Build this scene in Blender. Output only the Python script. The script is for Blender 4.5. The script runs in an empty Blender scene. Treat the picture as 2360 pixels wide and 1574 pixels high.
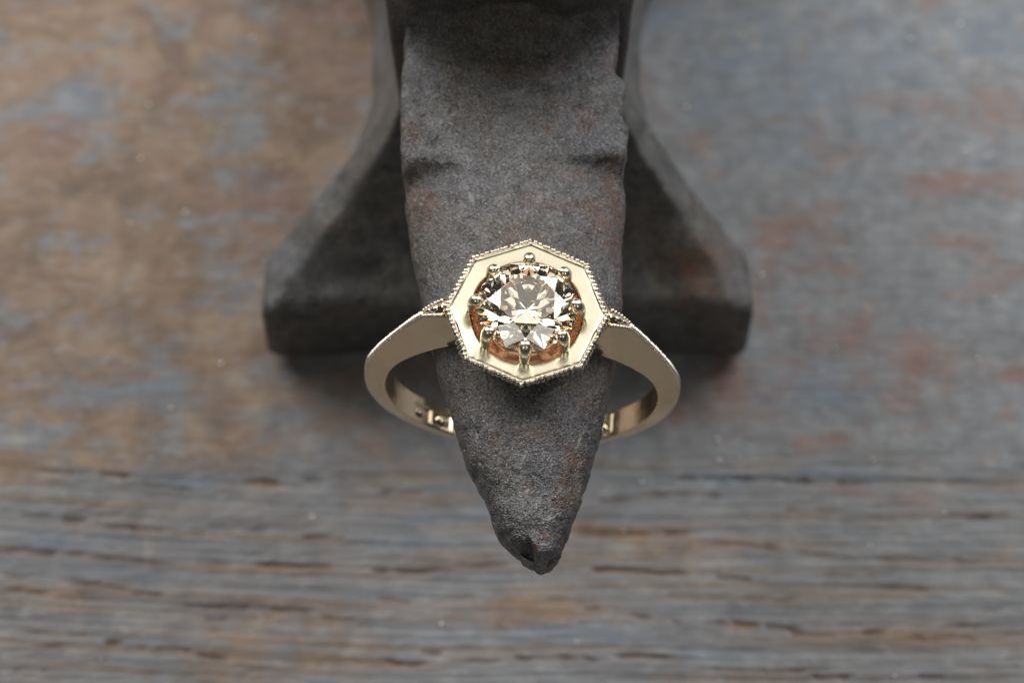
import bpy, bmesh, math
import numpy as np
from mathutils import Vector, Matrix

# 1 unit = 1 millimetre.  X right, Y away from the viewer, Z up, board surface at z = 0.
scene = bpy.context.scene
C = scene.collection
scene.unit_settings.system = 'METRIC'
scene.unit_settings.scale_length = 0.001

# ------------------------------------------------------------------ camera
TH = math.radians(65.0)               # camera looks down by 65 degrees
HR = 38.0                             # height of the centre of the ring's octagonal rim
DIST = 230.0
PXMM = 36.4                           # photo pixels per mm at the ring head
FPX = PXMM * DIST
W0, H0 = 2360.0, 1574.0
Rv = np.array([1.0, 0, 0])
Uv = np.array([0, math.sin(TH), math.cos(TH)])
Vv = np.array([0, -math.cos(TH), math.sin(TH)])
RIM = np.array([0, 0, HR])
AIM = RIM + Rv * ((W0 / 2 - 1214) / PXMM) - Uv * ((H0 / 2 - 718) / PXMM)
EYE = AIM + Vv * DIST

cam_d = bpy.data.cameras.new('camera')
cam = bpy.data.objects.new('camera', cam_d)
C.objects.link(cam)
cam.matrix_world = Matrix(((Rv[0], Uv[0], Vv[0], EYE[0]), (Rv[1], Uv[1], Vv[1], EYE[1]),
                           (Rv[2], Uv[2], Vv[2], EYE[2]), (0, 0, 0, 1)))
cam_d.sensor_width = 36.0
cam_d.lens = FPX * 36.0 / W0
cam_d.clip_start = 5.0
cam_d.clip_end = 5000.0
cam_d.dof.use_dof = True
cam_d.dof.focus_distance = DIST - 0.5
cam_d.dof.aperture_fstop = cam_d.lens * 1e-3 / 3.7      # 3.7 mm wide entrance pupil
cam_d.dof.aperture_blades = 7
scene.camera = cam

# ------------------------------------------------------------------ world and lamps
world = bpy.data.worlds.new('World')
scene.world = world
world.use_nodes = True
bg = world.node_tree.nodes['Background']
bg.inputs[0].default_value = (0.95, 0.97, 1.0, 1)
bg.inputs[1].default_value = 0.03


def area_lamp(name, loc, target, sx, sy, radiance, color):
    d = bpy.data.lights.new(name, 'AREA')
    d.shape = 'RECTANGLE'
    d.size, d.size_y = sx, sy
    d.energy = math.pi * sx * sy * radiance
    d.color = color
    o = bpy.data.objects.new(name, d)
    C.objects.link(o)
    o.location = loc
    o.rotation_euler = (Vector(target) - Vector(loc)).to_track_quat('-Z', 'Y').to_euler()
    return o


def around(az, el, d):
    a, e = math.radians(az), math.radians(el)
    return (d * math.sin(a) * math.cos(e), d * math.cos(a) * math.cos(e), d * math.sin(e))


# two windows behind the bench, left and right, and the pale ceiling between them
area_lamp('window_light', around(-43, 35, 480), (0, 0, 20), 258, 366, 4.9, (0.97, 0.975, 1.0))
area_lamp('window_light', around(43, 35, 480), (0, 0, 20), 258, 366, 4.3, (0.95, 0.97, 1.0))
# two small, dim fill lamps added behind the camera to brighten the diamond
area_lamp('diamond_fill_light', around(148, 50, 480), (0, 0, 30), 130, 150, 1.9, (1.0, 0.98, 0.95))
area_lamp('diamond_fill_light', around(-140, 46, 480), (0, 0, 30), 130, 150, 1.9, (1.0, 0.98, 0.95))
area_lamp('ceiling_light', around(0, 64, 520), (0, 0, 20), 480, 380, 1.0, (1.0, 0.97, 0.91))

scene.view_settings.view_transform = 'Standard'
scene.view_settings.look = 'None'
scene.view_settings.exposure = 0.22
scene.view_settings.gamma = 1.0
scene.cycles.use_denoising = True
scene.cycles.max_bounces = 24
scene.cycles.transmission_bounces = 24
scene.cycles.glossy_bounces = 12
scene.cycles.diffuse_bounces = 4
scene.cycles.caustics_reflective = True
scene.cycles.caustics_refractive = True
scene.cycles.sample_clamp_indirect = 6.0
scene.cycles.blur_glossy = 0.3


# ------------------------------------------------------------------ helpers
def unproj(u, v, z):
    """photo pixel -> point on the horizontal plane at height z"""
    d = -Vv * FPX + Rv * (u - W0 / 2) + Uv * (H0 / 2 - v)
    t = (z - EYE[2]) / d[2]
    return EYE + d * t


def _hash(ix, iy, seed):
    n = (ix.astype(np.int64) * 374761393 + iy.astype(np.int64) * 668265263 + seed * 1442695041) & 0xFFFFFFFF
    n = ((n ^ (n >> 13)) * 1274126177) & 0xFFFFFFFF
    n = ((n ^ (n >> 16)) * 2246822519) & 0xFFFFFFFF
    return (n ^ (n >> 15)) & 0xFFFFFFFF


def perlin(x, y, seed=0):
    x = np.asarray(x, float)
    y = np.asarray(y, float)
    ix, iy = np.floor(x), np.floor(y)
    fx, fy = x - ix, y - iy

    def g(jx, jy):
        a = _hash(ix + jx, iy + jy, seed) * (2 * math.pi / 4294967296.0)
        return np.cos(a) * (fx - jx) + np.sin(a) * (fy - jy)
    sx = fx * fx * fx * (fx * (fx * 6 - 15) + 10)
    sy = fy * fy * fy * (fy * (fy * 6 - 15) + 10)
    a = g(0, 0) * (1 - sx) + g(1, 0) * sx
    b = g(0, 1) * (1 - sx) + g(1, 1) * sx
    return (a * (1 - sy) + b * sy) * 1.5


def fbm(x, y, octv=4, seed=0, gain=0.5):
    s, a = 0, 1.0
    for k in range(octv):
        s = s + a * perlin(x * 2 ** k, y * 2 ** k, seed + 17 * k)
        a *= gain
    return s


def sstep(a, b, x):
    t = np.clip((x - a) / (b - a), 0, 1)
    return t * t * (3 - 2 * t)


def mesh_obj(name, verts, faces, mat, parent=None, smooth=True, sharp=None):
    me = bpy.data.meshes.new(name)
    me.from_pydata([tuple(map(float, v)) for v in verts], [], [tuple(map(int, f)) for f in faces])
    me.validate()
    if smooth:
        me.polygons.foreach_set('use_smooth', [True] * len(me.polygons))
        if sharp is not None:
            me.set_sharp_from_angle(angle=math.radians(sharp))
    me.materials.append(mat)
    o = bpy.data.objects.new(name, me)
    C.objects.link(o)
    if parent:
        o.parent = parent
    return o


def grid_faces(nr, nc, wrap=False):
    """quads of a grid of nr rows x nc columns; wrap closes the columns"""
    i = np.arange(nr - 1)[:, None]
    j = np.arange(nc if wrap else nc - 1)[None, :]
    j2 = (j + 1) % nc
    a = i * nc + j
    b = i * nc + j2
    c = (i + 1) * nc + j2
    d = (i + 1) * nc + j
    return np.stack([a, b, c, d], -1).reshape(-1, 4)


def add_attr(o, name, vals):
    at = o.data.attributes.new(name, 'FLOAT', 'POINT')
    at.data.foreach_set('value', np.asarray(vals, np.float32).ravel())


def empty(name, loc=(0, 0, 0)):
    o = bpy.data.objects.new(name, None)
    o.empty_display_size = 5
    C.objects.link(o)
    o.location = loc
    return o


# ------------------------------------------------------------------ materials
class Mat:
    def __init__(self, name):
        self.m = bpy.data.materials.new(name)
        self.m.use_nodes = True
        self.nt = self.m.node_tree
        self.b = self.nt.nodes['Principled BSDF']
        self.out = self.nt.nodes['Material Output']

    def n(self, t, **kw):
        nd = self.nt.nodes.new(t)
        for k, v in kw.items():
            if hasattr(nd, k):
                setattr(nd, k, v)
            else:
                nd.inputs[k.replace('_', ' ')].default_value = v
        return nd

    def l(self, a, b):
        self.nt.links.new(a, b)

    def pos(self):
        return self.n('ShaderNodeTexCoord').outputs['Object']

    def noise(self, vec, scale, detail=3.0, rough=0.55, dist=0.0):
        nd = self.n('ShaderNodeTexNoise')
        nd.inputs['Scale'].default_value = scale
        nd.inputs['Detail'].default_value = detail
        nd.inputs['Roughness'].default_value = rough
        nd.inputs['Distortion'].default_value = dist
        self.l(vec, nd.inputs['Vector'])
        return nd.outputs['Fac']

    def ramp(self, fac, stops):
        r = self.n('ShaderNodeValToRGB')
        e = r.color_ramp.elements
        while len(e) < len(stops):
            e.new(0.5)
        for el, (p, c) in zip(e, stops):
            el.position = p
            el.color = (c if hasattr(c, '__len__') else (c, c, c)) + (1,) if hasattr(c, '__len__') else (c, c, c, 1)
        self.l(fac, r.inputs['Fac'])
        return r.outputs['Color']

    def mix(self, fac, a, b, mode='MIX'):
        m = self.n('ShaderNodeMix', data_type='RGBA', blend_type=mode)
        for s, v in ((m.inputs[0], fac), (m.inputs[6], a), (m.inputs[7], b)):
            if hasattr(v, 'links') or hasattr(v, 'is_linked'):
                self.l(v, s)
            elif hasattr(v, '__len__'):
                s.default_value = tuple(v) + ((1,) if len(v) == 3 else ())
            else:
                s.default_value = v
        return m.outputs[2]

    def attr(self, name):
        a = self.n('ShaderNodeAttribute', attribute_name=name)
        return a.outputs['Fac']

    def math(self, op, a, b=0.0):
        m = self.n('ShaderNodeMath', operation=op)
        for s, v in ((m.inputs[0], a), (m.inputs[1], b)):
            if hasattr(v, 'is_linked'):
                self.l(v, s)
            else:
                s.default_value = v
        return m.outputs[0]

    def bump(self, h, strength, dist, normal=None):
        b = self.n('ShaderNodeBump')
        b.inputs['Strength'].default_value = strength
        b.inputs['Distance'].default_value = dist
        self.l(h, b.inputs['Height'])
        if normal is not None:
            self.l(normal, b.inputs['Normal'])
        return b.outputs['Normal']


def iron_material(name, base, light, rust_amt=1.0, fine=1.0, metal=0.8):
    M = Mat(name)
    p = M.pos()
    n1 = M.noise(p, 0.16, 4)
    n2 = M.noise(p, 0.9, 4, 0.6)
    n3 = M.noise(p, 6.5, 2, 0.7)
    n4 = M.noise(p, 9.0, 1, 0.6)
    col = M.mix(M.ramp(n2, [(0.35, 0.0), (0.68, 1.0)]), base, light)
    col = M.mix(M.math('MULTIPLY', M.ramp(n1, [(0.45, 0.0), (0.60, 1.0)]), 0.5), col, (0.14, 0.12, 0.095))
    col = M.mix(M.math('MULTIPLY', M.ramp(M.noise(p, 0.21, 3), [(0.5, 0.0), (0.66, 1.0)]), 0.4), col, (0.13, 0.13, 0.155))
    grain = M.ramp(n3, [(0.34, 0.4), (0.5, 1.0), (0.66, 1.6)])
    col = M.mix(0.7, col, grain, 'MULTIPLY')
    nr = M.noise(p, 0.35, 5, 0.65, 0.4)
    r = M.math('MULTIPLY', M.ramp(nr, [(0.58, 0.0), (0.70, 1.0)]), 0.45 * rust_amt)
    col = M.mix(r, col, (0.18, 0.09, 0.055))
    nr2 = M.noise(p, 0.8, 3, 0.6)
    ra = M.math('MULTIPLY', M.attr('rust'), M.ramp(nr2, [(0.40, 0.15), (0.58, 1.0)]))
    col = M.mix(ra, col, (0.24, 0.10, 0.055))
    col = M.mix(M.math('MULTIPLY', M.attr('scratch'), 0.8), col, (0.50, 0.48, 0.46))
    # bare bright grains, their sparkle put into the colour
    sp = M.ramp(n4, [(0.62, 0.0), (0.69, 1.0)])
    col = M.mix(M.math('MULTIPLY', sp, 0.55), col, (0.55, 0.53, 0.50))
    M.l(col, M.b.inputs['Base Color'])
    M.l(M.math('ADD', M.math('MULTIPLY', sp, 0.2), metal), M.b.inputs['Metallic'])
    M.l(M.ramp(n3, [(0.3, 0.48), (0.7, 0.29)]), M.b.inputs['Roughness'])
    # fine cast grain and scale pits as relief
    nf = M.noise(p, 8.5, 2, 0.7)
    nb = M.bump(nf, 1.0 * fine, 0.15)
    nb = M.bump(M.noise(p, 2.6, 3, 0.6), 0.45 * fine, 0.16, nb)
    M.l(nb, M.b.inputs['Normal'])
    return M.m


def gold_material(name, col, rough, bump=0.0, bscale=2.0):
    M = Mat(name)
    p = M.pos()
    n = M.noise(p, 1.2, 3)
    c2 = tuple(x * 0.93 for x in col)
    M.l(M.mix(n, c2, col), M.b.inputs['Base Color'])
    M.b.inputs['Metallic'].default_value = 1.0
    M.l(M.ramp(M.noise(p, 6.0, 3), [(0.3, rough * 0.75), (0.7, rough * 1.25)]), M.b.inputs['Roughness'])
    mp = M.n('ShaderNodeMapping')
    mp.inputs['Scale'].default_value = (1.6, 22.0, 9.0)
    mp.inputs['Rotation'].default_value = (0.2, 0.3, 0.5)
    M.l(p, mp.inputs['Vector'])
    nb = M.bump(M.noise(mp.outputs['Vector'], 1.0, 2, 0.6, 0.3), 0.5, 0.006)      # polishing lines
    if bump > 0:
        nb = M.bump(M.noise(p, bscale, 3, 0.5, 0.8), bump, 0.05, nb)
    M.l(nb, M.b.inputs['Normal'])
    return M.m


IRON = iron_material('pitted_iron', (0.115, 0.112, 0.112), (0.22, 0.215, 0.212))
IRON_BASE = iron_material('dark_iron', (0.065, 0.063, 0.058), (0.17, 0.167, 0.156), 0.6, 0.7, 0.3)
GOLD = gold_material('polished_gold', (0.93, 0.74, 0.50), 0.16, 0.6, 1.1)
GOLD_HEAD = gold_material('satin_gold', (0.84, 0.775, 0.605), 0.22, 0.08, 0.9)
GOLD_BEAD = gold_material('bead_gold', (0.92, 0.82, 0.67), 0.22)
GOLD_PRONG = gold_material('prong_gold', (0.93, 0.84, 0.64), 0.26, 0.15, 2.5)
ROSE = gold_material('copper_toned_gold', (0.95, 0.57, 0.41), 0.15, 0.0, 1.0)


def diamond_material():
    M = Mat('champagne_diamond')
    M.nt.nodes.remove(M.b)
    g = M.n('ShaderNodeBsdfGlass')
    g.inputs['IOR'].default_value = 2.42
    g.inputs['Roughness'].default_value = 0.0
    g.inputs['Color'].default_value = (1.0, 0.975, 0.925, 1)
    M.l(g.outputs[0], M.out.inputs['Surface'])
    return M.m


DIAMOND = diamond_material()


def wood_material():
    M = Mat('weathered_wood')
    tc = M.pos()
    mp = M.n('ShaderNodeMapping')
    mp.inputs['Scale'].default_value = (0.13, 1.0, 1.0)
    M.l(tc, mp.inputs['Vector'])
    st = mp.outputs['Vector']
    gr = M.attr('grain')
    n_str = M.mix(gr, M.noise(tc, 0.55, 5, 0.65, 0.6), M.noise(st, 0.9, 6, 0.65, 0.4))
    n_f = M.noise(st, 3.2, 3, 0.6)
    n_m = M.noise(tc, 0.2, 5, 0.6, 0.8)
    n_s = M.noise(tc, 0.42, 4, 0.6, 0.5)
    grey = M.ramp(n_str, [(0.28, (0.18, 0.178, 0.176)), (0.48, (0.262, 0.263, 0.263)), (0.72, (0.34, 0.338, 0.332))])
    warm = M.ramp(n_m, [(0.34, (0.20, 0.130, 0.085)), (0.5, (0.30, 0.200, 0.130)), (0.66, (0.40, 0.285, 0.19))])
    col = M.mix(M.attr('warm'), grey, warm)
    col = M.mix(M.attr('red'), col, (0.31, 0.185, 0.145))
    col = M.mix(M.attr('blue'), col, (0.20, 0.245, 0.295))
    col = M.mix(M.attr('pale'), col, (0.43, 0.41, 0.375))
    mott = M.ramp(n_s, [(0.32, 0.76), (0.5, 1.0), (0.68, 1.20)])
    col = M.mix(0.6, col, mott, 'MULTIPLY')
    col = M.mix(M.math('MULTIPLY', M.attr('pit'), 0.95), col, (0.105, 0.055, 0.032))
    col = M.mix(M.attr('lip'), col, (0.44, 0.245, 0.105))  # orange lower lip of the pits, its lit edge put into the colour
    fine = M.ramp(n_f, [(0.3, 0.80), (0.5, 1.0), (0.7, 1.15)])
    col = M.mix(M.math('ADD', M.math('MULTIPLY', gr, 0.6), 0.3), col, fine, 'MULTIPLY')
    col = M.mix(1.0, col, (0.80, 0.82, 0.835), "MULTIPLY")
    M.l(col, M.b.inputs['Base Color'])
    M.b.inputs['Roughness'].default_value = 0.5
    M.b.inputs['Specular IOR Level'].default_value = 0.4
    nb = M.bump(n_f, 0.5, 0.12)
    M.l(nb, M.b.inputs['Normal'])
    return M.m


WOOD = wood_material()


# ------------------------------------------------------------------ the wooden board
def px_list(lst, sx, x0, y0):
    return [(x0 + a / sx, y0 + b / sx, x0 + c / sx, y0 + d / sx, w, k, o) for a, b, c, d, w, k, o in lst]


# open grain pits: x1 y1 x2 y2 half-width(px) strength orange-lip
PIT_L = [(180, 168, 340, 184, 9, .7, .7), (470, 188, 610, 196, 11, 1, .8), (640, 225, 880, 250, 7, .6, 0), (1140, 212, 1312, 226, 15, 1, 1),
         (1390, 208, 1470, 214, 8, .6, 0), (1530, 270, 1720, 275, 7, .6, .3), (1750, 262, 1960, 270, 9, .8, .5), (0, 350, 280, 378, 7, .7, 0), (280, 378, 400, 392, 10, .9, 0),
         (420, 400, 770, 440, 8, .9, 0), (440, 372, 580, 368, 6, .5, .4), (970, 425, 1240, 440, 7, .6, 0), (1380, 466, 1570, 474, 9, .9, .5), (0, 525, 300, 548, 11, .9, 0),
         (300, 548, 800, 584, 9, .9, 0), (840, 606, 1060, 606, 7, .5, .5), (1165, 602, 1535, 604, 10, 1, 1), (1700, 624, 2000, 626, 9, .9, .6),
         (2000, 612, 2351, 602, 8, .8, .6), (0, 640, 130, 652, 8, .7, .6), (270, 668, 800, 742, 9, .85, .8), (0, 702, 260, 734, 9, .8, .2),
         (840, 782, 1450, 806, 10, .85, .1), (1450, 830, 1620, 856, 9, .8, .1), (150, 902, 400, 924, 7, .6, .7), (480, 956, 690, 984, 11, 1, .8),
         (720, 978, 890, 992, 10, .9, .3), (900, 1010, 1060, 1042, 8, .7, 0), (1480, 1025, 1700, 1040, 7, .6, .4), (1700, 1038, 1980, 1050, 10, .9, .4), (0, 1072, 230, 1076, 8, .6, .1),
         (960, 845, 1060, 850, 7, .5, 0), (1720, 745, 1900, 770, 9, .6, .7), (2000, 755, 2200, 745, 10, .7, .4), (1940, 995, 2050, 1000, 9, .7, 0), (2050, 1030, 2351, 1025, 8, .7, .3),
         (30, 985, 330, 965, 6, .4, .3), (500, 1095, 900, 1110, 6, .5, .2), (1100, 1085, 1500, 1070, 6, .4, .4)]
PIT_R = [(630, 196, 1150, 205, 9, .8, 0), (1150, 205, 1660, 216, 8, .7, 0), (1660, 212, 2351, 232, 7, .5, 0), (590, 276, 975, 286, 9, .8, .1), (400, 296, 560, 300, 8, .7, .2),
         (1230, 340, 1510, 348, 8, .7, .3), (2000, 376, 2310, 370, 10, .9, 0), (300, 456, 820, 450, 9, .8, .8), (830, 486, 1500, 542, 7, .6, .5), (900, 500, 1560, 556, 6, .5, 0),
         (1700, 560, 2351, 582, 8, .7, .8), (360, 618, 790, 628, 11, 1, .7), (940, 648, 1070, 660, 9, .9, .1), (1540, 700, 1940, 706, 9, .8, 0),
         (540, 826, 770, 852, 8, .8, .5), (340, 800, 430, 806, 9, .7, .9), (990, 866, 1110, 878, 15, 1, 1.3), (860, 868, 990, 864, 8, .7, 0), (1150, 882, 1330, 896, 10, .9, .1), (1270, 906, 1480, 934, 9, .9, .9),
         (1550, 900, 1730, 894, 8, .8, .5), (1800, 934, 2351, 952, 10, .8, .8), (0, 1020, 400, 1030, 10, .9, .1), (480, 1012, 770, 1026, 9, .8, .4),
         (900, 1070, 1350, 1082, 8, .7, .5), (1380, 1110, 1560, 1116, 9, .9, .1), (1960, 890, 2200, 884, 8, .5, .2), (1350, 660, 1700, 650, 7, .4, 0), (2100, 800, 2351, 806, 8, .6, .2),
         (1850, 1110, 2000, 1116, 8, .6, 0), (2050, 1068, 2351, 1060, 7, .5, .3), (700, 745, 1300, 752, 7, .5, .2)]
PITS = px_list(PIT_L, 1.992, 0, 1000) + px_list(PIT_R, 1.992, 1180, 1000)

# stains: centre px, radii px, weight
BL_WARM = [(0, 60, 420, 90, .7), (330, 60, 300, 70, .7), (60, 400, 200, 90, 1.0), (700, 100, 160, 70, .9), (820, 120, 110, 130, 1.0), (420, 370, 260, 50, .7), (120, 560, 320, 140, .75), (420, 700, 260, 70, .85),
           (540, 775, 120, 22, 1.1), (120, 860, 180, 60, .6), (560, 480, 220, 60, .5), (300, 520, 160, 60, .6), (640, 330, 110, 40, .9), (150, 1010, 220, 60, .55),
           (480, 860, 60, 40, .6), (650, 1465, 200, 60, .7), (1260, 1410, 140, 50, .9), (1560, 1270, 300, 30, .5), (2100, 1470, 260, 30, .5), (1450, 1230, 80, 20, .7),
           (1340, 1210, 40, 15, .6), (2330, 1285, 60, 20, .8), (100, 1360, 100, 25, .35), (1000, 1300, 260, 26, .3)]
BL_RED = [(2260, 420, 130, 28, .95), (2290, 230, 90, 60, .75), (1790, 560, 60, 60, .8), (1620, 330, 60, 25, .7), (1760, 620, 45, 40, .6), (1850, 630, 50, 25, .6), (1970, 620, 40, 25, .6),
          (1990, 720, 60, 30, .55), (1960, 770, 70, 30, .6), (1840, 810, 110, 40, .75), (1690, 880, 60, 60, .5), (1660, 940, 160, 50, .75), (1900, 1010, 60, 24, .8), (2130, 830, 140, 35, .75), (2200, 890, 40, 40, .6), (2340, 850, 80, 25, .8),
          (620, 470, 140, 70, .6), (100, 330, 120, 60, .45), (760, 40, 90, 60, .7), (480, 60, 120, 60, .4), (2080, 1150, 80, 18, .65), (1960, 1120, 60, 18, .5), (2200, 540, 90, 30, .45)]
BL_BLUE = [(330, 790, 160, 40, .75), (420, 900, 180, 60, .8), (560, 960, 110, 60, .6), (60, 740, 150, 70, .35), (1750, 140, 200, 100, .55), (1600, 40, 160, 50, .6), (1900, 240, 200, 120, .45), (2280, 110, 120, 40, .5),
           (1990, 90, 160, 40, .5), (1860, 880, 130, 60, .45), (1600, 1100, 260, 25, .5), (2000, 1085, 220, 14, .7), (430, 1108, 70, 16, .9), (300, 1290, 320, 60, .35), (150, 1250, 160, 24, .55), (500, 1550, 140, 30, .6),
           (1590, 1500, 30, 14, .9), (1280, 1450, 200, 40, .55), (190, 200, 110, 40, .55), (260, 250, 130, 30, .5), (380, 330, 180, 30, .5), (2000, 1250, 240, 40, .3), (2340, 60, 80, 60, .4), (700, 1500, 200, 30, .3), (1050, 1200, 220, 60, .4)]
BL_PALE = [(2000, 1078, 200, 7, .6), (1650, 1072, 200, 6, .4), (130, 1092, 80, 6, .5), (30, 1015, 40, 10, .7), (340, 1255, 12, 34, .5), (250, 1106, 60, 6, .7), (610, 1128, 60, 5, .5),
           (1420, 1250, 30, 12, .5), (1640, 1180, 60, 14, .35), (1700, 1300, 160, 14, .4)]


def build_board():
    c00 = unproj(-120, 1700, 0)
    c11 = unproj(2480, -120, 0)
    x0, x1 = c00[0] - 6, c11[0] + 6
    y0, y1 = c00[1] - 2, c11[1] + 6
    step = 0.14
    xs = np.concatenate([np.linspace(-330, x0, 26)[:-1], np.arange(x0, x1, step), np.linspace(x1, 330, 26)])
    ys = np.concatenate([np.linspace(-230, y0, 26)[:-1], np.arange(y0, y1, step), np.linspace(y1, 300, 30)])
    X, Y = np.meshgrid(xs, ys)
    pit = np.zeros_like(X)
    lip = np.zeros_like(X)
    wob = 0.25 * perlin(X * 0.12, Y * 0.35, 5) + 0.07 * perlin(X * 0.9, Y * 1.3, 6)
    wx = 0.6 * perlin(X * 0.8, Y * 2.0, 8)
    for (a, b, c, d, hw, k, o) in PITS:
        p, q = unproj(a, b, 0), unproj(c, d, 0)
        hwm = hw / 33.0 * 0.66
        sel_x = np.where((xs > min(p[0], q[0]) - 2) & (xs < max(p[0], q[0]) + 2))[0]
        sel_y = np.where((ys > min(p[1], q[1]) - 2) & (ys < max(p[1], q[1]) + 2))[0]
        if len(sel_x) == 0 or len(sel_y) == 0:
            continue
        sl = np.ix_(sel_y, sel_x)
        x, y = X[sl] + wx[sl], Y[sl] + wob[sl]
        L = max(q[0] - p[0], 0.1)
        t = (x - p[0]) / L
        yl = p[1] + (q[1] - p[1]) * np.clip(t, 0, 1)
        t = t + 0.05 * perlin(x * 0.5, y * 3.0, 44)
        end = sstep(-0.12, 0.14, t) * (1 - sstep(0.86, 1.12, t))
        wv = hwm * (0.65 + 0.55 * (perlin(x * 0.9, y * 0.2, 40) + 0.4)) * (0.3 + 0.7 * end)
        dd = (y - yl) / np.maximum(wv, 0.03)
        prof = np.exp(-np.abs(dd) ** 2.6) * end * k * np.clip(0.75 + 0.8 * perlin(x * 0.55, y * 0.5 + a, 43), 0.15, 1)
        pit[sl] = np.maximum(pit[sl], prof)
        dl = (y - yl + 1.0 * hwm) / (hwm * 1.1)
        lip[sl] = np.maximum(lip[sl], np.exp(-dl ** 2) * end * 0.6 * o * (0.6 + 0.6 * perlin(x * 1.5, y, 41)))
    # everywhere else on the worn lower half: faint random grain pores
    low = 1 - sstep(unproj(1180, 1135, 0)[1], unproj(1180, 1010, 0)[1], Y + 1.2 * perlin(X * .12, Y * 0.2, 3) + 0.8 * perlin(X * 0.35, Y * 0.8, 13))
    gx, gy = X * 0.022 + 0.20 * perlin(X * 0.03, Y * 0.3, 12), Y * 1.9 + 0.10 * X * np.exp(-((X + 45) / 30.) ** 2) + 0.5 * perlin(X * 0.07, Y * 0.12, 9)
    g1 = fbm(gx, gy, 3, 21)
    por = sstep(0.30, 0.50, g1) * low
    pit = np.maximum(pit, por * 0.24)
    dense = ((X > x0) & (X < x1) & (Y > y0) & (Y < y1)).astype(float)
    z = -0.26 * pit
    z += 0.10 * g1 * (0.15 + 0.85 * low)
    z += 0.05 * fbm(X * 0.15, Y * 0.3, 4, 31) + 0.018 * fbm(X * 0.8, Y * 1.5, 3, 33)
    edge = unproj(1180, 1092, 0)[1]
    z += 0.13 * sstep(edge - 0.7, edge + 0.7, Y + 0.8 * perlin(X * 0.12, Y * 0, 4) + 0.5 * perlin(X * 0.5, Y * 0.2, 14))      # the worn lower part lies a little lower
    z = z - 0.22

    def blobs(lst, seed, scale=1.0):
        s = np.zeros_like(X)
        n = fbm(X * 0.16, Y * 0.30, 4, seed)
        n2 = fbm(X * 0.5, Y * 0.9, 3, seed + 5)
        for (u, v, ru, rv, w) in lst:
            c = unproj(u, v, 0)
            e = unproj(u + ru, v, 0)
            f = unproj(u, v - rv, 0)
            d2 = ((X - c[0]) / (e[0] - c[0])) ** 2 + ((Y - c[1]) / (f[1] - c[1])) ** 2
            s += w * np.exp(-d2 * 0.9)
        return np.clip(s * (0.85 + 0.9 * n + 0.5 * n2) * scale, 0, 1), n, n2
    leftness = 1 - sstep(unproj(500, 400, 0)[0], unproj(1250, 400, 0)[0], X + 0.5 * Y * 0)
    warm, n, n2 = blobs(BL_WARM, 51)
    warm = np.clip(warm * 0.95 + leftness * (1 - 0.85 * low) * (0.62 + 0.8 * n + 0.35 * n2) + 0.10 * low + 0.42 * low * sstep(0.1, 0.55, fbm(gx * 1.6 + 9, gy * 0.45, 4, 77)), 0, 1)
    red, n, n2 = blobs(BL_RED, 61)
    red = np.clip(red * 0.85 + (1 - low) * (0.03 + 0.45 * sstep(0.22, 0.6, n + 0.5 * n2) * (1 - 0.4 * leftness)), 0, 1)
    blue, n, n2 = blobs(BL_BLUE, 71)
    blue = np.clip(blue * (0.75 - 0.35 * leftness * (1 - low)) + 0.08 + 0.22 * np.clip(n, 0, 1) - 0.2 * warm, 0, 0.7)
    pale, n, n2 = blobs(BL_PALE, 81)
    pale = np.clip(pale + 0.35 * sstep(0.42, 0.75, fbm(X * 0.6, Y * 1.3, 3, 91)), 0, 1)
    V = np.stack([X, Y, z], -1).reshape(-1, 3)
    o = mesh_obj('wooden_tabletop', V, grid_faces(len(ys), len(xs)), WOOD)
    for nm, a in (('pit', pit), ('lip', np.clip(lip, 0, 1)), ('warm', warm), ('red', red), ('blue', blue), ('pale', pale), ('grain', low)):
        add_attr(o, nm, a)
    o['kind'] = 'structure'
    o['label'] = 'weathered grey brown wooden board with open grain pits under the anvil'
    return o


build_board()

# ------------------------------------------------------------------ the anvil
anvil = empty('anvil', (0, 0, 0))
anvil['label'] = 'small dark pitted iron anvil with tapering horn standing on the wooden board'
anvil['category'] = 'anvil'

ZT = HR - 2.15                        # top of the horn
ZF = 9.0                              # thickness of the foot
ZW = 25.0                             # height of the waist
YF = float(unproj(660, 838, 0)[1])    # front of the foot
YB = float(unproj(1180, 66, ZT)[1])   # front of the body above the horn
XC = float(unproj(1180, 66, ZT)[0]) - 0.1   # centre line of the body
XFL = float(unproj(603, 700, ZF)[0])
XFR = float(unproj(1735, 712, ZF)[0])
XFC = 0.5 * (XFL + XFR)
WF = 0.5 * (XFR - XFL)
WW = 7.75
HD = 22.0                             # half depth of the foot
YM = YF + HD
TW = YB + 0.35                        # front of the waist
HDW = YM + 0 - TW if False else (YM + HD - 7.0 - TW) / 2
YMW = TW + HDW


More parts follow.
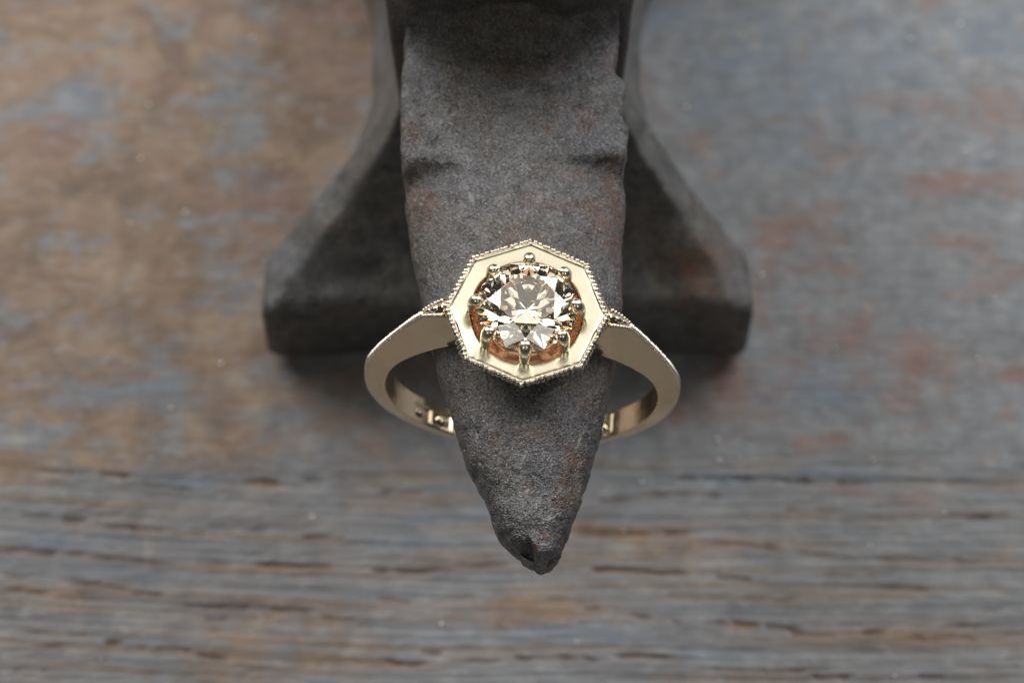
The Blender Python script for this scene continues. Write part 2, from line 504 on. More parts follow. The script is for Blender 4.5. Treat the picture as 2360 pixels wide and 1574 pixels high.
def build_base():
    levels = []
    # (z, half width at corner, half width in bay, front y, corner share)
    for z, inset in ((0.0, 1.0), (0.35, 0.45), (1.0, 0.12), (2.0, 0.0), (7.4, 0.0), (8.4, 0.08), (ZF, 0.35)):
        levels.append((z, WF - inset, 9.9 - inset * 0.4, YF + inset, HD - inset, YM, XFC))
    n = 26
    for k in range(1, n + 1):
        s = k / n
        # flare: quickly inward near the foot, then upright
        f = (1 - s) ** 1.75
        wx = WW + (WF - 0.35 - WW) * f
        fy = (1 - s) ** 2.4
        yf = TW + (YF + 0.35 - TW) * fy
        bay = WW - 0.25 + (9.75 - WW + 0.25) * (1 - s) ** 2.0
        z = ZF + (ZW - ZF) * (s ** 1.15)
        hd = HDW + (HD - 0.35 - HDW) * fy
        ym = YMW + (YM - YMW) * fy
        levels.append((z, wx, bay, yf, hd, ym, XC + (XFC - XC) * f))
    nf, ns = 60, 90
    verts = []
    for (z, wc, wb, yf, hd, ym, xc) in levels:
        ring = []
        # front edge from left to right
        for i in range(nf):
            u = -1 + 2 * i / nf
            bow = 0.5 * (1 - u * u) * min(1, max(0, (wc - WW) / 6.0))
            ring.append((xc + u * wc, ym - hd + bow))
        for i in range(ns):
            u = 1 - 2 * i / ns      # +1 front ... -1 back
            au = abs(u)
            flat = 0.78
            t_ = min(1.0, au / flat)
            g = 1.0 if au > flat else 0.6 * t_ ** 2.5 + 0.4 * (1 - math.sqrt(1 - t_ * t_))
            g = max(0, g)
            ring.append((xc + wb + (wc - wb) * g, ym - hd * u))
        for i in range(nf):
            u = 1 - 2 * i / nf
            ring.append((xc + u * wc, ym + hd))
        for i in range(ns):
            u = -1 + 2 * i / ns
            au = abs(u)
            flat = 0.78
            t_ = min(1.0, au / flat)
            g = 1.0 if au > flat else 0.6 * t_ ** 2.5 + 0.4 * (1 - math.sqrt(1 - t_ * t_))
            g = max(0, g)
            ring.append((xc - wb - (wc - wb) * g, ym - hd * u))
        verts.append([(x, y, z) for x, y in ring])
    V = np.array(verts)
    for _ in range(3):          # worn, rounded corners
        V = 0.5 * V + 0.25 * (np.roll(V, 1, 1) + np.roll(V, -1, 1))
    # uneven hammered and cast surface
    nx = fbm(V[..., 0] * 0.22 + V[..., 1] * 0.13, V[..., 2] * 0.3 + V[..., 1] * 0.2, 4, 101)
    cen = np.array([XFC, YM, 0])
    d = V - cen
    d[..., 2] = 0
    d /= np.linalg.norm(d, axis=-1, keepdims=True)
    amp = sstep(0.2, 2.0, V[..., 2]) * 0.35
    V = V + d * (nx * amp)[..., None]
    V[..., 2] += nx * 0.25 * sstep(4, 9, V[..., 2]) * (1 - sstep(20, ZW, V[..., 2]))
    nr, nc = V.shape[:2]
    top = V[-1].copy()
    faces = [tuple(f) for f in grid_faces(nr, nc, True)]
    faces.append(tuple(range(nc - 1, -1, -1)))
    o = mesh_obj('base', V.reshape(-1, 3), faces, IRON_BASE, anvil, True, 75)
    add_attr(o, 'rust', np.exp(-((V[..., 0] - 12.5) / 2.2) ** 2 - ((V[..., 2] - 10.5) / 1.3) ** 2).ravel() * 0.8 * (V[..., 1] < YF + 5).ravel())
    return top


base_top = build_base()


def build_body():
    rows = [base_top]
    nf = len(base_top)
    for z, w, dyf in ((26, 7.8, 0.0), (29, 7.95, 0), (32, 8.1, 0), (35, 8.2, 0), (38, 8.3, 0), (42, 8.4, 0), (45, 8.5, 0), (46.4, 8.4, 0.1), (46.8, 8.1, 0.4)):
        b = base_top.copy()
        cx = XC
        b[:, 0] = cx + np.sign(b[:, 0] - cx) * np.minimum(np.abs(b[:, 0] - cx) * w / WW, w)
        c = 0.5 * (b[:, 1].max() + b[:, 1].min())
        hd = 0.5 * (b[:, 1].max() - b[:, 1].min())
        b[:, 1] = c + (b[:, 1] - c) * (1 - dyf / hd)
        b[:, 2] = z
        rows.append(b)
    V = np.array(rows)
    nz = fbm(V[..., 0] * 0.3, V[..., 2] * 0.3 + V[..., 1] * 0.3, 3, 131)
    V[1:, :, 1] += 0.15 * nz[1:]
    faces = [tuple(f) for f in grid_faces(V.shape[0], V.shape[1], True)]
    faces.append(tuple((V.shape[0] - 1) * V.shape[1] + i for i in range(V.shape[1])))
    o = mesh_obj('body', V.reshape(-1, 3), faces, IRON, anvil, True, 50)
    add_attr(o, 'rust', np.zeros(V.shape[0] * V.shape[1]))


build_body()

# horn outline in the photograph, left and right
HL = [(941, 30), (939, 57), (933, 115), (929, 172), (924, 249), (923, 306), (923, 363), (927, 421), (933, 478), (942, 536), (950, 597), (972, 703), (996, 811), (1011, 875), (1035, 952),
      (1063, 1031), (1086, 1102), (1112, 1145), (1131, 1191), (1150, 1237), (1170, 1260), (1190, 1273), (1206, 1282), (1220, 1290), (1230, 1295)]
HRT = [(1421, 30), (1422, 57), (1424, 126), (1430, 172), (1436, 230), (1443, 287), (1445, 344), (1443, 402), (1441, 440), (1438, 497), (1434, 555), (1431, 622), (1425, 755), (1420, 810), (1412, 875),
       (1398, 930), (1386, 982), (1378, 1031), (1360, 1090), (1344, 1151), (1324, 1200), (1307, 1237), (1295, 1264), (1290, 1280), (1278, 1292), (1266, 1295)]
Y850 = float(unproj(0, 850, ZT)[1])
YTIP = float(unproj(0, 1300, ZT - 3)[1])


def slope(Y):
    """fall of the horn's top line towards the tip"""
    t = np.clip((Y850 - Y) / (Y850 - YTIP), 0, 1.1)
    return 2.9 * t ** 1.5


NOTCH = float(unproj(1180, 372, ZT)[1])


def hup(Y):
    """height of the crown above the widest line"""
    s = sstep(NOTCH + 1.0, NOTCH - 0.6, Y) if False else 1 - sstep(NOTCH - 0.9, NOTCH + 0.9, Y)
    t = sstep(unproj(0, 900, ZT)[1], unproj(0, 1290, ZT)[1], Y) if False else 1 - sstep(unproj(0, 1290, ZT)[1], unproj(0, 850, ZT)[1], Y)
    return 1.3 + s * (3.2 - 1.3) - t * 1.5, 4.5 + s * (2.25 - 4.5)


def build_horn():
    def side(lst):
        pts = []
        for u, v in lst:
            z = ZT - 2.5
            for _ in range(4):
                p = unproj(u, v, z)
                h, _p = hup(np.array(p[1]))
                z = ZT - float(h) - float(slope(p[1]))
            pts.append((p[1], p[0]))
        pts.sort()
        return np.array(pts)
    sl, sr = side(HL), side(HRT)
    yend = max(sl[0, 0], sr[0, 0])
    ys = np.concatenate([np.arange(YB + 1.5, yend + 2.2, -0.115), np.arange(yend + 2.2, yend, -0.07), [yend]])
    xl = np.interp(ys, sl[:, 0], sl[:, 1])
    xr = np.interp(ys, sr[:, 0], sr[:, 1])
    xl += 0.06 * perlin(ys * 0.5, ys * 0 + 3.3, 201) + 0.03 * perlin(ys * 2.0, ys * 0 + 1.3, 202)
    xr += 0.06 * perlin(ys * 0.5, ys * 0 + 7.3, 203) + 0.03 * perlin(ys * 2.0, ys * 0 + 5.3, 204)
    nt, nb = 170, 60
    rows = []
    span = ys[0] - yend
    for Y, a0, a1 in zip(ys, xl, xr):
        h, p = hup(np.array(Y))
        h, p = float(h), float(p)
        f = (Y - yend) / span
        hb = 2.2 + 9.0 * f ** 0.9
        a = 0.5 * (a1 - a0)
        c = 0.5 * (a1 + a0)
        tipdrop = slope(Y)
        zt = ZT - float(tipdrop)
        q = min(max(Y - (YB + 0.45 - 2.6), 0), 2.58)
        zt += 2.6 - math.sqrt(2.6 ** 2 - q * q)
        tau = np.linspace(0, math.pi, 420)
        cx = np.sign(np.cos(tau)) * np.abs(np.cos(tau)) ** (2 / p)
        sz = np.abs(np.sin(tau)) ** (2 / p)
        px, pz = c + a * cx, zt - h + h * sz
        L = np.concatenate([[0], np.cumsum(np.hypot(np.diff(px), np.diff(pz)))])
        t = np.linspace(0, L[-1], nt, endpoint=False)
        tx, tz = np.interp(t, L, px), np.interp(t, L, pz)
        tb = np.linspace(math.pi, 2 * math.pi, nb, endpoint=False)
        bx, bz = c + a * np.cos(tb), zt - h + hb * np.sin(tb)
        rows.append(np.stack([np.concatenate([tx, bx]), np.full(nt + nb, Y), np.concatenate([tz, bz])], -1))
    V = np.array(rows)
    nr, nc = V.shape[:2]
    # vertex normals of the smooth horn
    dY = np.gradient(V, axis=0)
    dT = np.roll(V, -1, 1) - np.roll(V, 1, 1)
    N = np.cross(dT, dY)
    N /= np.maximum(np.linalg.norm(N, axis=-1, keepdims=True), 1e-9)
    if N[nr // 2, nt // 2, 2] < 0:
        N = -N
    X, Y, Z = V[..., 0], V[..., 1], V[..., 2]
    s_ = np.cumsum(np.concatenate([np.zeros((nr, 1)), np.linalg.norm(np.diff(V, axis=1), axis=-1)], 1), 1) - 0
    s_ = s_ - s_[:, nt // 2][:, None]
    disp = 0.16 * fbm(s_ * 0.16, Y * 0.16, 3, 301) + 0.07 * fbm(s_ * 0.7, Y * 0.7, 3, 311) + 0.030 * fbm(s_ * 2.2, Y * 2.2, 2, 321)
    pits = sstep(0.38, 0.62, fbm(s_ * 1.1 + 5, Y * 1.1, 3, 331))
    disp -= 0.06 * pits

    def dent(u, v, ru, rv, depth):
        c = unproj(u, v, ZT - 0.5)
        return -depth * np.exp(-((X - c[0]) / (ru / PXMM)) ** 2 - ((Y - c[1]) / (rv / PXMM / 0.906)) ** 2)
    for args in ((985, 395, 60, 34, .55), (1370, 385, 80, 24, .55), (1436, 158, 16, 12, .5), (1440, 262, 14, 20, .35), (1428, 150, 12, 30, .25), (1332, 205, 8, 60, .10), (945, 350, 20, 20, .3),
                 (1260, 305, 10, 8, .12), (1290, 440, 10, 6, .1), (1335, 1040, 12, 30, .22), (1325, 1080, 14, 30, .18), (1190, 160, 40, 40, .1), (1180, 1160, 60, 30, -.15), (1105, 1125, 8, 8, .15),
                 (1440, 200, 14, 20, -.2), (1095, 1060, 10, 14, .2)):
        disp += dent(*args)
    top = sstep(-1.0, 0.3, N[..., 2])
    V = V + N * (disp * (0.3 + 0.7 * top))[..., None]
    # scratches across the lower right of the horn
    # broken tip: everything past the fracture crest drops steeply
    crest = [(1130, 1232), (1145, 1242), (1163, 1264), (1185, 1256), (1205, 1247), (1219, 1241), (1223, 1243), (1234, 1268), (1240, 1279), (1252, 1289), (1274, 1284), (1292, 1273), (1320, 1262)]
    cp = np.array([unproj(u, v, ZT - 2.6)[:2] for u, v in crest])
    yc = np.interp(V[..., 0], cp[:, 0], cp[:, 1]) + 0.10 * perlin(V[..., 0] * 3, V[..., 0] * 0, 341)
    over = np.clip(yc - V[..., 1], 0, None)
    over = np.where(np.arange(nc)[None, :] < nt, over, 0)
    zfloor = V[..., 2].min(axis=1, keepdims=True) + 0.2
    V[..., 2] = np.maximum(V[..., 2] - np.minimum(over * 5.0, 1.5 + 1.2 * sstep(cp[6, 0] - 0.1, cp[6, 0] + 0.7, V[..., 0])) - 0.25 * (over > 0) * perlin(X * 2, Y * 2, 351), np.minimum(zfloor, V[..., 2]))
    rust = np.zeros((nr, nc))
    for (u, v, ru, rv, w) in ((1322, 1035, 16, 22, 1.0), (1305, 1085, 22, 40, .7), (1290, 1125, 26, 24, .5), (1300, 1210, 12, 10, .9), (1258, 1208, 12, 8, .7), (1232, 1230, 10, 8, .7),
                              (1400, 520, 50, 60, .6), (1415, 470, 20, 60, .6), (1345, 290, 26, 30, .45), (1262, 305, 10, 8, .9), (1285, 150, 20, 20, .4), (980, 480, 60, 30, .35), (1320, 400, 40, 14, .5), (1260, 470, 90, 30, .25), (1240, 1000, 50, 20, .3),
                              (1420, 400, 20, 30, .5), (1430, 640, 14, 60, .4), (1230, 600, 60, 60, .2)):
        c = unproj(u, v, ZT - 0.4)
        rust += w * np.exp(-((X - c[0]) / (ru / PXMM)) ** 2 - ((Y - c[1]) / (rv / PXMM / 0.906)) ** 2)
    scr = np.zeros((nr, nc))
    for (u0, v0, u1, v1, w) in ((1225, 1200, 1290, 1167, .9), (1318, 1060, 1348, 985, .8), (1200, 1066, 1216, 1040, .5), (1332, 1130, 1344, 1095, .7), (1270, 1290, 1284, 1262, .9), (1306, 1222, 1316, 1205, .7),
                                (1082, 462, 1092, 482, .7), (1150, 240, 1215, 225, .35), (1010, 300, 1060, 270, .35), (1240, 930, 1300, 900, .4), (1090, 1010, 1130, 975, .4), (1212, 1140, 1222, 1100, .4), (1300, 530, 1340, 545, .4)):
        p0, p1 = unproj(u0, v0, ZT - 1.0)[:2], unproj(u1, v1, ZT - 1.0)[:2]
        d = p1 - p0
        L2 = d.dot(d)
        t = np.clip(((X - p0[0]) * d[0] + (Y - p0[1]) * d[1]) / L2, 0, 1)
        dist = np.hypot(X - p0[0] - t * d[0], Y - p0[1] - t * d[1])
        scr = np.maximum(scr, w * np.exp(-(dist / 0.085) ** 2) * (0.4 + 0.6 * np.sin(t * math.pi)))
    faces = [tuple(f) for f in grid_faces(nr, nc, True)]
    faces.append(tuple((nr - 1) * nc + i for i in range(nc)))
    faces.append(tuple(range(nc - 1, -1, -1)))
    o = mesh_obj('horn', V.reshape(-1, 3), faces, IRON, anvil, True, 70)
    add_attr(o, 'rust', np.clip(rust, 0, 1) * 0.8)
    add_attr(o, 'scratch', scr * (N[..., 2] > 0))
    return o


build_horn()

# ------------------------------------------------------------------ the ring
ring = empty('diamond_ring')
ring['label'] = 'pale gold ring with round champagne diamond in octagonal beaded head on the anvil horn'
ring['category'] = 'ring'
TILT = math.radians(24.0)
ROLL = math.radians(3.4)
R2 = Rv * math.cos(ROLL) - Uv * math.sin(ROLL)
U2 = Uv * math.cos(ROLL) + Rv * math.sin(ROLL)
AY = -math.sin(TILT) * Vv + math.cos(TILT) * U2     # along the finger hole, away from the viewer
AZ = math.cos(TILT) * Vv + math.sin(TILT) * U2      # out of the stone's table
ring.matrix_world = Matrix(((R2[0], AY[0], AZ[0], RIM[0]), (R2[1], AY[1], AZ[1], RIM[1]), (R2[2], AY[2], AZ[2], RIM[2]), (0, 0, 0, 1)))

RI, ZC = 9.0, -10.95
PHI = np.radians([20, 26.2, 30, 34.7, 40, 45.4, 55.8, 67.6, 80.7, 97, 120, 180])
RO = np.array([10.6, 12.05, 11.97, 11.72, 11.32, 10.95, 10.50, 10.32, 10.36, 10.47, 10.50, 10.5])
BH = np.array([1.25, 1.30, 1.30, 1.30, 1.28, 1.25, 1.18, 1.08, 1.02, 1.0, 0.98, 0.95])   # half width at the finger
FW = np.array([0.62, 0.60, 0.43, 0.20, 0.15, 0.15, 0.15, 0.16, 0.18, 0.25, 0.45, 0.55])  # half width of the outer ridge


def smooth_interp(x, xp, fp):
    """monotone-ish smooth interpolation (Catmull-Rom through the table)"""
    x = np.asarray(x, float)
    m = np.gradient(fp, xp)
    i = np.clip(np.searchsorted(xp, x) - 1, 0, len(xp) - 2)
    h = xp[i + 1] - xp[i]
    t = np.clip((x - xp[i]) / h, 0, 1)
    return (2 * t ** 3 - 3 * t ** 2 + 1) * fp[i] + (t ** 3 - 2 * t ** 2 + t) * h * m[i] + (-2 * t ** 3 + 3 * t ** 2) * fp[i + 1] + (t ** 3 - t ** 2) * h * m[i + 1]


def ridge(a):
    return np.where(a < PHI[1], RO[0] + (RO[1] - RO[0]) * (a - PHI[0]) / (PHI[1] - PHI[0]), smooth_interp(a, PHI[1:], RO[1:]))


def build_shank():
    ph = np.concatenate([np.radians(np.linspace(20, 30, 30)), np.radians(np.linspace(30, 330, 660))[1:], np.radians(np.linspace(330, 340, 30))[1:]])
    aph = np.minimum(ph, 2 * math.pi - ph)
    ro, bh, fw = ridge(aph), smooth_interp(aph, PHI, BH), np.interp(aph, PHI, FW)
    rows = []
    ni = 40
    for k, p in enumerate(ph):
        r0, b, f = ro[k], bh[k], fw[k]
        sec = []
        yi = np.linspace(-b + 0.10, b - 0.10, ni)          # inner surface, front to back
        rr = np.full(ni, RI)
        # struck marks in the bottom of the band
        a = math.degrees(p)
        for (a0, a1, y0, y1, sgn) in ((221.5, 231.5, -0.66, 0.40, 1), (210.5, 219.5, -0.66, 0.40, 1), (200, 208.5, -0.6, 0.42, 1), (138.5, 146.5, -0.62, 0.36, 1), (135.6, 136.8, -0.7, 0.7, -1)):
            m = (min(1, max(0, (a - a0) / 0.35)) * min(1, max(0, (a1 - a) / 0.35))) * np.clip((yi - y0) / 0.1, 0, 1) * np.clip((y1 - yi) / 0.1, 0, 1)
            rel = 0.17 * m
            if sgn > 0:
                ca, cy = 0.5 * (a0 + a1), 0.5 * (y0 + y1) - 0.08
                d = ((a - ca) / (0.26 * (a1 - a0))) ** 2 + ((yi - cy) / 0.24) ** 2
                rel = rel - 0.15 * np.exp(-d ** 2) * m
                rel = rel * 1.0
            rr = rr + sgn * rel * (1 if sgn > 0 else 0.5)
        sec += list(zip(rr, yi))
        sec += [(RI + 0.05, b - 0.03), (RI + 0.14, b)]
        # back flank, slightly hollow
        for t in np.linspace(0.15, 0.95, 9):
            y = b + (f + 0.02 - b) * t
            sec.append((RI + 0.14 + (r0 - 0.06 - RI - 0.14) * (t ** 0.92), y))
        dome = 0.5 * max(0.0, f - 0.22)
        sec += [(r0 - 0.01, f - 0.03), (r0 - 0.3 * dome, f * 0.72), (r0 + 0.55 * dome, f * 0.4), (r0 + dome, 0.0), (r0 + 0.55 * dome, -f * 0.4), (r0 - 0.3 * dome, -f * 0.72), (r0 - 0.01, -f + 0.03)]
        for t in np.linspace(0.95, 0.15, 9):
            y = b + (f + 0.02 - b) * t
            sec.append((RI + 0.14 + (r0 - 0.06 - RI - 0.14) * (t ** 0.92), -y))
        sec += [(RI + 0.14, -b), (RI + 0.05, -b + 0.03)]
        rows.append([(r * math.sin(p), y, ZC + r * math.cos(p)) for r, y in sec])
    V = np.array(rows)
    nr, nc = V.shape[:2]
    faces = [tuple(f) for f in grid_faces(nr, nc, True)]
    faces.append(tuple((nr - 1) * nc + i for i in range(nc)))
    faces.append(tuple(range(nc - 1, -1, -1)))
    return mesh_obj('shank', V.reshape(-1, 3), faces, GOLD, ring, True, 35)


shank = build_shank()

_bm = bmesh.new()
bmesh.ops.create_icosphere(_bm, subdivisions=2, radius=1.0)
BV = np.array([v.co[:] for v in _bm.verts])
BF = np.array([[v.index for v in f.verts] for f in _bm.faces])
_bm.free()
rng = np.random.RandomState(4)


class Beads:
    def __init__(self):
        self.v, self.f, self.n = [], [], 0

    def add(self, c, ax, ay, az, box=1.0):
        b = np.sign(BV) * np.abs(BV) ** box
        P = np.asarray(c) + b[:, :1] * np.asarray(ax) + b[:, 1:2] * np.asarray(ay) + b[:, 2:] * np.asarray(az)
        self.v.append(P)
        self.f.append(BF + self.n)
        self.n += len(P)

    def build(self, name, mat, parent, sharp=None):
        return mesh_obj(name, np.concatenate(self.v), np.concatenate(self.f), mat, parent, True, sharp)


def build_shank_beads():
    for sg in (1, -1):
        B = Beads()
        p = math.radians(26.8)
        while p < math.radians(92):
            ro = float(ridge(p))
            fw = float(np.interp(p, PHI, FW))
            pp = sg * p
            er = np.array([math.sin(pp), 0, math.cos(pp)])
            et = np.array([math.cos(pp), 0, -math.sin(pp)]) * sg
            # follow the slope of the ridge
            dr = (float(ridge(p + .02)) - float(ridge(p))) / .02
            tg = et + er * dr / ro
            tg /= np.linalg.norm(tg)
            nn = er - tg * er.dot(tg)
            nn /= np.linalg.norm(nn)
            fade = 1 - float(sstep(math.radians(78), math.radians(92), np.array(p)))
            c0 = np.array([0, 0, ZC]) + er * (ro - 0.04)
            j = 1 + 0.12 * rng.randn()
            if fw < 0.24:
                B.add(c0, tg * 0.105 * (0.85 + 0.15 * fade), np.array([0, 1, 0]) * (fw + 0.06) * j, nn * (0.05 + 0.09 * fade), 0.8)
                step = 0.212
            else:
                for s in (1, -1):
                    B.add(c0 + np.array([0, s * (fw - 0.05), 0]), tg * 0.13, np.array([0, 1, 0]) * 0.13 * j, nn * 0.15, 0.85)
                step = 0.245
            p += step / math.hypot(ro, dr)
        B.build('milgrain_edge', GOLD_BEAD, shank)


build_shank_beads()


def build_leaf():
    for sg in (1, -1):
        B = Beads()
        for p, lt, ly, ln in ((29.0, 0.46, 0.24, 0.13), (31.6, 0.34, 0.15, 0.11)):
            p = math.radians(p)
            ro = float(ridge(p))
            er = np.array([math.sin(sg * p), 0, math.cos(p)])
            et = np.array([math.cos(p), 0, -math.sin(sg * p) * 1.0])
            et = np.array([math.cos(p) * sg, 0, -math.sin(p)])
            dr = (float(ridge(p + .02)) - ro) / .02
            tg = et + er * dr / ro
            tg /= np.linalg.norm(tg)
            nn = er - tg * er.dot(tg)
            nn /= np.linalg.norm(nn)
            B.add(np.array([0, 0, ZC]) + er * (ro + 0.03), tg * lt, np.array([0, ly, 0]), nn * ln)
        B.build('engraved_leaf', GOLD_BEAD, shank)


build_leaf()

# ---- octagonal head
HT = math.radians(3.2)


def headpt(v):
    v = np.asarray(v, float)
    c, s = math.cos(HT), math.sin(HT)
    out = v.copy()
    out[..., 1] = v[..., 1] * c + v[..., 2] * s
    out[..., 2] = -v[..., 1] * s + v[..., 2] * c
    return out


NA = 192
ANG = np.linspace(0, 2 * math.pi, NA, endpoint=False)


def octr(R, ang, rnd=0.0):
    q = np.mod(ang, math.pi / 4) - math.pi / 8
    o = R * math.cos(math.pi / 8) / np.cos(q)
    return o * (1 - rnd) + R * 0.97 * rnd


def build_head():
    prof = []      # (radius array, z array)

    def ring_row(R, z, rnd=0.0, circ=None, mixf=0.0):
        r = octr(R, ANG, rnd)
        if circ is not None:
            r = r * (1 - mixf) + circ * mixf
        prof.append(np.stack([r * np.cos(ANG), r * np.sin(ANG), np.full(NA, z)], -1))
    ring_row(3.9, -2.2)
    ring_row(4.25, -1.9)
    ring_row(4.9, -0.62)
    ring_row(5.06, -0.34)
    ring_row(5.13, -0.10)
    ring_row(5.08, 0.03)
    ring_row(5.00, 0.07)
    ring_row(4.93, 0.06)
    ring_row(4.88, 0.00)
    for t in np.linspace(0.0, 1, 15)[1:]:
        # softly dished collar running from the octagon down to the round opening
        z = -0.02 - 0.15 * (t ** 0.85)
        ring_row(4.86 + (3.62 - 4.86) * t, z, 0.0, 3.62, t ** 1.3)
    ring_row(3.58, -0.29, 0, 3.575, 1)
    ring_row(3.54, -0.37, 0, 3.54, 1)
    ring_row(3.50, -0.9, 0, 3.50, 1)
    V = headpt(np.array(prof))
    faces = [tuple(f) for f in grid_faces(V.shape[0], NA, True)]
    return mesh_obj('octagonal_head', V.reshape(-1, 3), faces, GOLD_HEAD, ring, True, 38)


head = build_head()


def build_head_beads():
    B = Beads()
    for k in range(8):
        a0, a1 = k * math.pi / 4, (k + 1) * math.pi / 4
        R = 5.16
        p0 = np.array([R * math.cos(a0), R * math.sin(a0), -0.03])
        p1 = np.array([R * math.cos(a1), R * math.sin(a1), -0.03])
        e = p1 - p0
        L = np.linalg.norm(e)
        e /= L
        out = np.array([e[1], -e[0], 0])
        n = 12
        for i in range(n):
            c = p0 + e * L * (i + 0.0 + 0.10 * rng.randn()) / n
            up = np.array([0, 0, 1.0])
            o2 = (out * 0.72 + up * 0.69)
            o3 = (-out * 0.69 + up * 0.72)
            j = 1 + 0.14 * rng.randn()
            if i == 0:
                rad = c / np.linalg.norm(c)
                o2 = rad * .72 + up * .69
                o3 = -rad * .69 + up * .72
            M3 = [headpt(v) for v in (c, e * 0.150 * j, o2 * 0.15, o3 * 0.23 * (1 + 0.15 * rng.randn()))]
            B.add(M3[0], M3[1], M3[2], M3[3], 0.75)
    B.build('milgrain_rim', GOLD_BEAD, head)


build_head_beads()


def build_collet():
    prof = []
    for r, z in ((3.5, -0.40), (3.40, -0.50), (3.1, -0.72), (2.7, -1.0), (2.3, -1.3), (1.9, -1.75), (1.7, -2.0)):
        prof.append(np.stack([r * np.cos(ANG), r * np.sin(ANG), np.full(NA, z)], -1))
    for r, z in ((1.75, -2.1), (2.4, -1.6), (3.2, -1.0), (3.53, -0.75)):
        prof.append(np.stack([r * np.cos(ANG), r * np.sin(ANG), np.full(NA, z)], -1))
    V = headpt(np.array(prof))
    faces = [tuple(f) for f in grid_faces(V.shape[0], NA, True)]
    o = mesh_obj('collet', V.reshape(-1, 3), faces, ROSE, head, True, 40)
    o['label'] = 'copper toned inner cup seen between stone and collar'


build_collet()


# ---- stone
GZ, GR = 0.66, 3.22


def build_diamond():
    ta, tb = math.tan(math.radians(34.2)), math.tan(math.radians(40.9))
    rt = 0.57 * GR
    th = 0.05
    zt = GZ + th + (GR - rt) * ta
    V, F = [], []

    def pol(r, deg, z):
        a = math.radians(deg + 22.5)
        V.append((r * math.cos(a), r * math.sin(a), z))
        return len(V) - 1
    T = [pol(rt, 45 * k, zt) for k in range(8)]
    rm = 0.795 * GR
    zm = GZ + th + (GR - rm * math.cos(math.radians(22.5))) * ta
    Mm = [pol(rm, 45 * k + 22.5, zm) for k in range(8)]
    G = [pol(GR, 22.5 * j, GZ + th) for j in range(16)]
    G2 = [pol(GR, 22.5 * j, GZ - th) for j in range(16)]
    rl = 0.235 * GR
    zl = GZ - th - (GR - rl * math.cos(math.radians(22.5))) * tb
    Lw = [pol(rl, 45 * k + 22.5, zl) for k in range(8)]
    Cu = pol(0, 0, GZ - th - GR * tb)
    F.append(tuple(T))
    for k in range(8):
        k1 = (k + 1) % 8
        F.append((T[k], Mm[k], T[k1]))
        F.append((T[k], Mm[k - 1], G[2 * k], Mm[k]))
        F.append((Mm[k], G[2 * k], G[2 * k + 1]))
        F.append((Mm[k], G[2 * k + 1], G[(2 * k + 2) % 16]))
        F.append((Cu, Lw[k], G2[2 * k], Lw[k - 1]))
        F.append((Lw[k], G2[2 * k + 1], G2[2 * k]))
        F.append((Lw[k], G2[(2 * k + 2) % 16], G2[2 * k + 1]))
    for j in range(16):
        j1 = (j + 1) % 16
        F.append((G[j], G2[j], G2[j1], G[j1]))
    V = headpt(np.array(V))
    o = mesh_obj('diamond', V, F, DIAMOND, ring, False)
    bm = bmesh.new()
    bm.from_mesh(o.data)
    bmesh.ops.recalc_face_normals(bm, faces=bm.faces)
    bm.to_mesh(o.data)
    bm.free()


build_diamond()


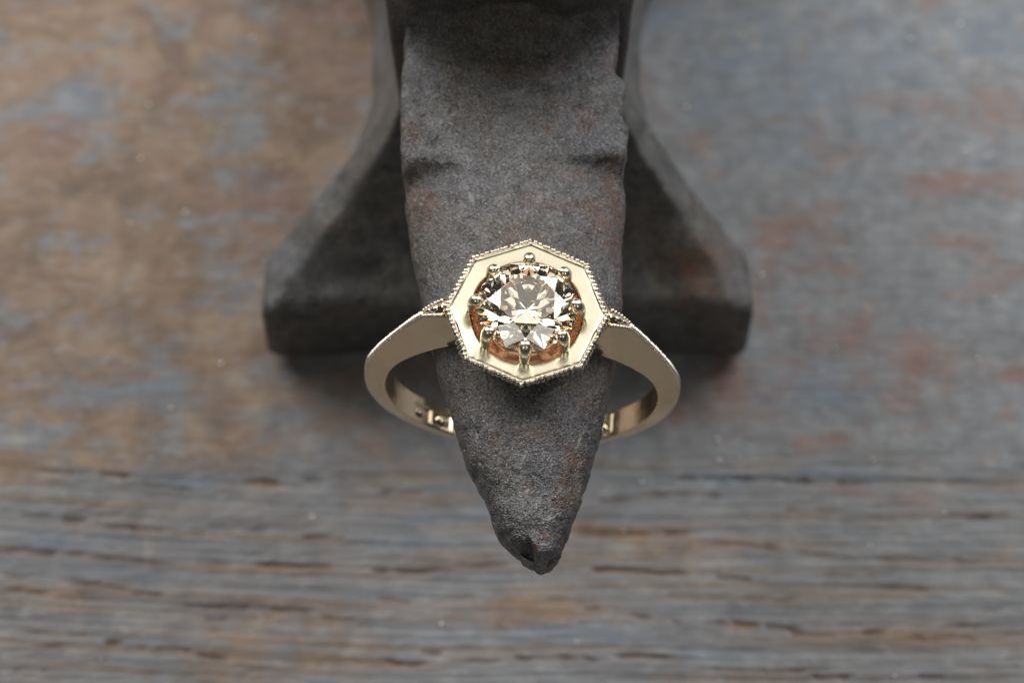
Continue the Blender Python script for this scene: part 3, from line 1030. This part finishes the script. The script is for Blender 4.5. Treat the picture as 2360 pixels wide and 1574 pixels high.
def build_prongs():
    ns = 20
    first = None
    prof = [(3.42, -1.0, .30), (3.43, -0.40, .32), (3.43, -0.1, .33), (3.42, 0.3, .345), (3.40, 0.6, .365), (3.34, 0.85, .39), (3.24, 1.08, .41), (3.10, 1.26, .39), (2.98, 1.38, .32), (2.88, 1.45, .19), (2.84, 1.47, .06)]
    P = np.array([(r, 0, z) for r, z, w in prof])
    W = np.array([w for r, z, w in prof]) * 1.06
    for k in range(8):
        ang = math.radians(45 * k + 2.0 * (rng.rand() - .5))
        up = np.linspace(0, 1, len(P))[:, None]
        Pk = P + np.array([0, 0, 1.0]) * up * 0.06 * rng.randn() + np.array([0, 1.0, 0]) * up ** 2 * 0.07 * rng.randn() + np.array([1.0, 0, 0]) * up ** 2 * 0.05 * rng.randn()
        flatten = 0.85 + 0.25 * rng.rand()
        wide = 1 + 0.07 * rng.randn()
        T = np.gradient(Pk, axis=0)
        T /= np.linalg.norm(T, axis=1, keepdims=True)
        rows = []
        for p, t, w in zip(Pk, T, W):
            n1 = np.array([0, 1.0, 0])
            n2 = np.cross(t, n1)
            a = np.linspace(0, 2 * math.pi, ns, endpoint=False)
            rows.append(p + w * wide * (np.cos(a)[:, None] * n1 + np.sin(a)[:, None] * n2 * flatten))
        V = np.array(rows)
        c, s = math.cos(ang), math.sin(ang)
        X = V[..., 0] * c - V[..., 1] * s
        Y = V[..., 0] * s + V[..., 1] * c
        V = headpt(np.stack([X, Y, V[..., 2]], -1))
        f = [tuple(q) for q in grid_faces(len(prof), ns, True)]
        f.append(tuple((len(prof) - 1) * ns + i for i in range(ns)))
        f.append(tuple(range(ns - 1, -1, -1)))
        o = mesh_obj('prong', V.reshape(-1, 3), f, GOLD_PRONG, head, True, 60)


build_prongs()


# ------------------------------------------------------------------ bright specks of filings lying on the board
def build_filings():
    B = Beads()
    spots = [(1582, 248, .16), (428, 490, .17), (300, 513, .12), (343, 242, .14), (518, 294, .14), (323, 366, .13), (583, 86, .13), (594, 430, .12), (1708, 90, .15), (2213, 56, .16), (1757, 634, .15), (1923, 803, .16), (1945, 717, .13),
             (2291, 690, .15), (1657, 1060, .15), (1654, 1012, .15), (1703, 1051, .13), (2254, 825, .12), (1438, 1223, .14), (2010, 1060, .12), (775, 1108, .11), (720, 1190, .13), (1017, 1437, .13), (2062, 1556, .14),
             (231, 1520, .12), (2178, 1180, .12), (1480, 1110, .13), (248, 832, .13), (510, 838, .14), (395, 940, .15), (180, 1090, .12), (2100, 90, .13), (2220, 350, .12), (1640, 400, .12), (2005, 1255, .1), (1330, 1480, .11)]
    rg = np.random.RandomState(11)
    for u, v, w in spots:
        c = unproj(u, v, 0.0)
        c[2] = 0.02
        a = rg.rand() * 6.28
        ax = np.array([math.cos(a), math.sin(a), 0.2 * rg.randn()]) * w * (0.9 + 0.5 * rg.rand())
        ay = np.array([-math.sin(a), math.cos(a), 0.2 * rg.randn()]) * w * 0.7
        B.add(c, ax * 0.75, ay * 0.75, np.array([0, 0, 1.0]) * w * 0.35, 0.7)
    M = Mat('filing_metal')
    M.b.inputs['Base Color'].default_value = (0.85, 0.83, 0.78, 1)
    M.b.inputs['Metallic'].default_value = 1.0
    M.b.inputs['Roughness'].default_value = 0.3
    o = B.build('metal_filings', M.m, None)
    o['kind'] = 'stuff'
    o['label'] = 'tiny bright metal filings scattered over the wooden board'


build_filings()
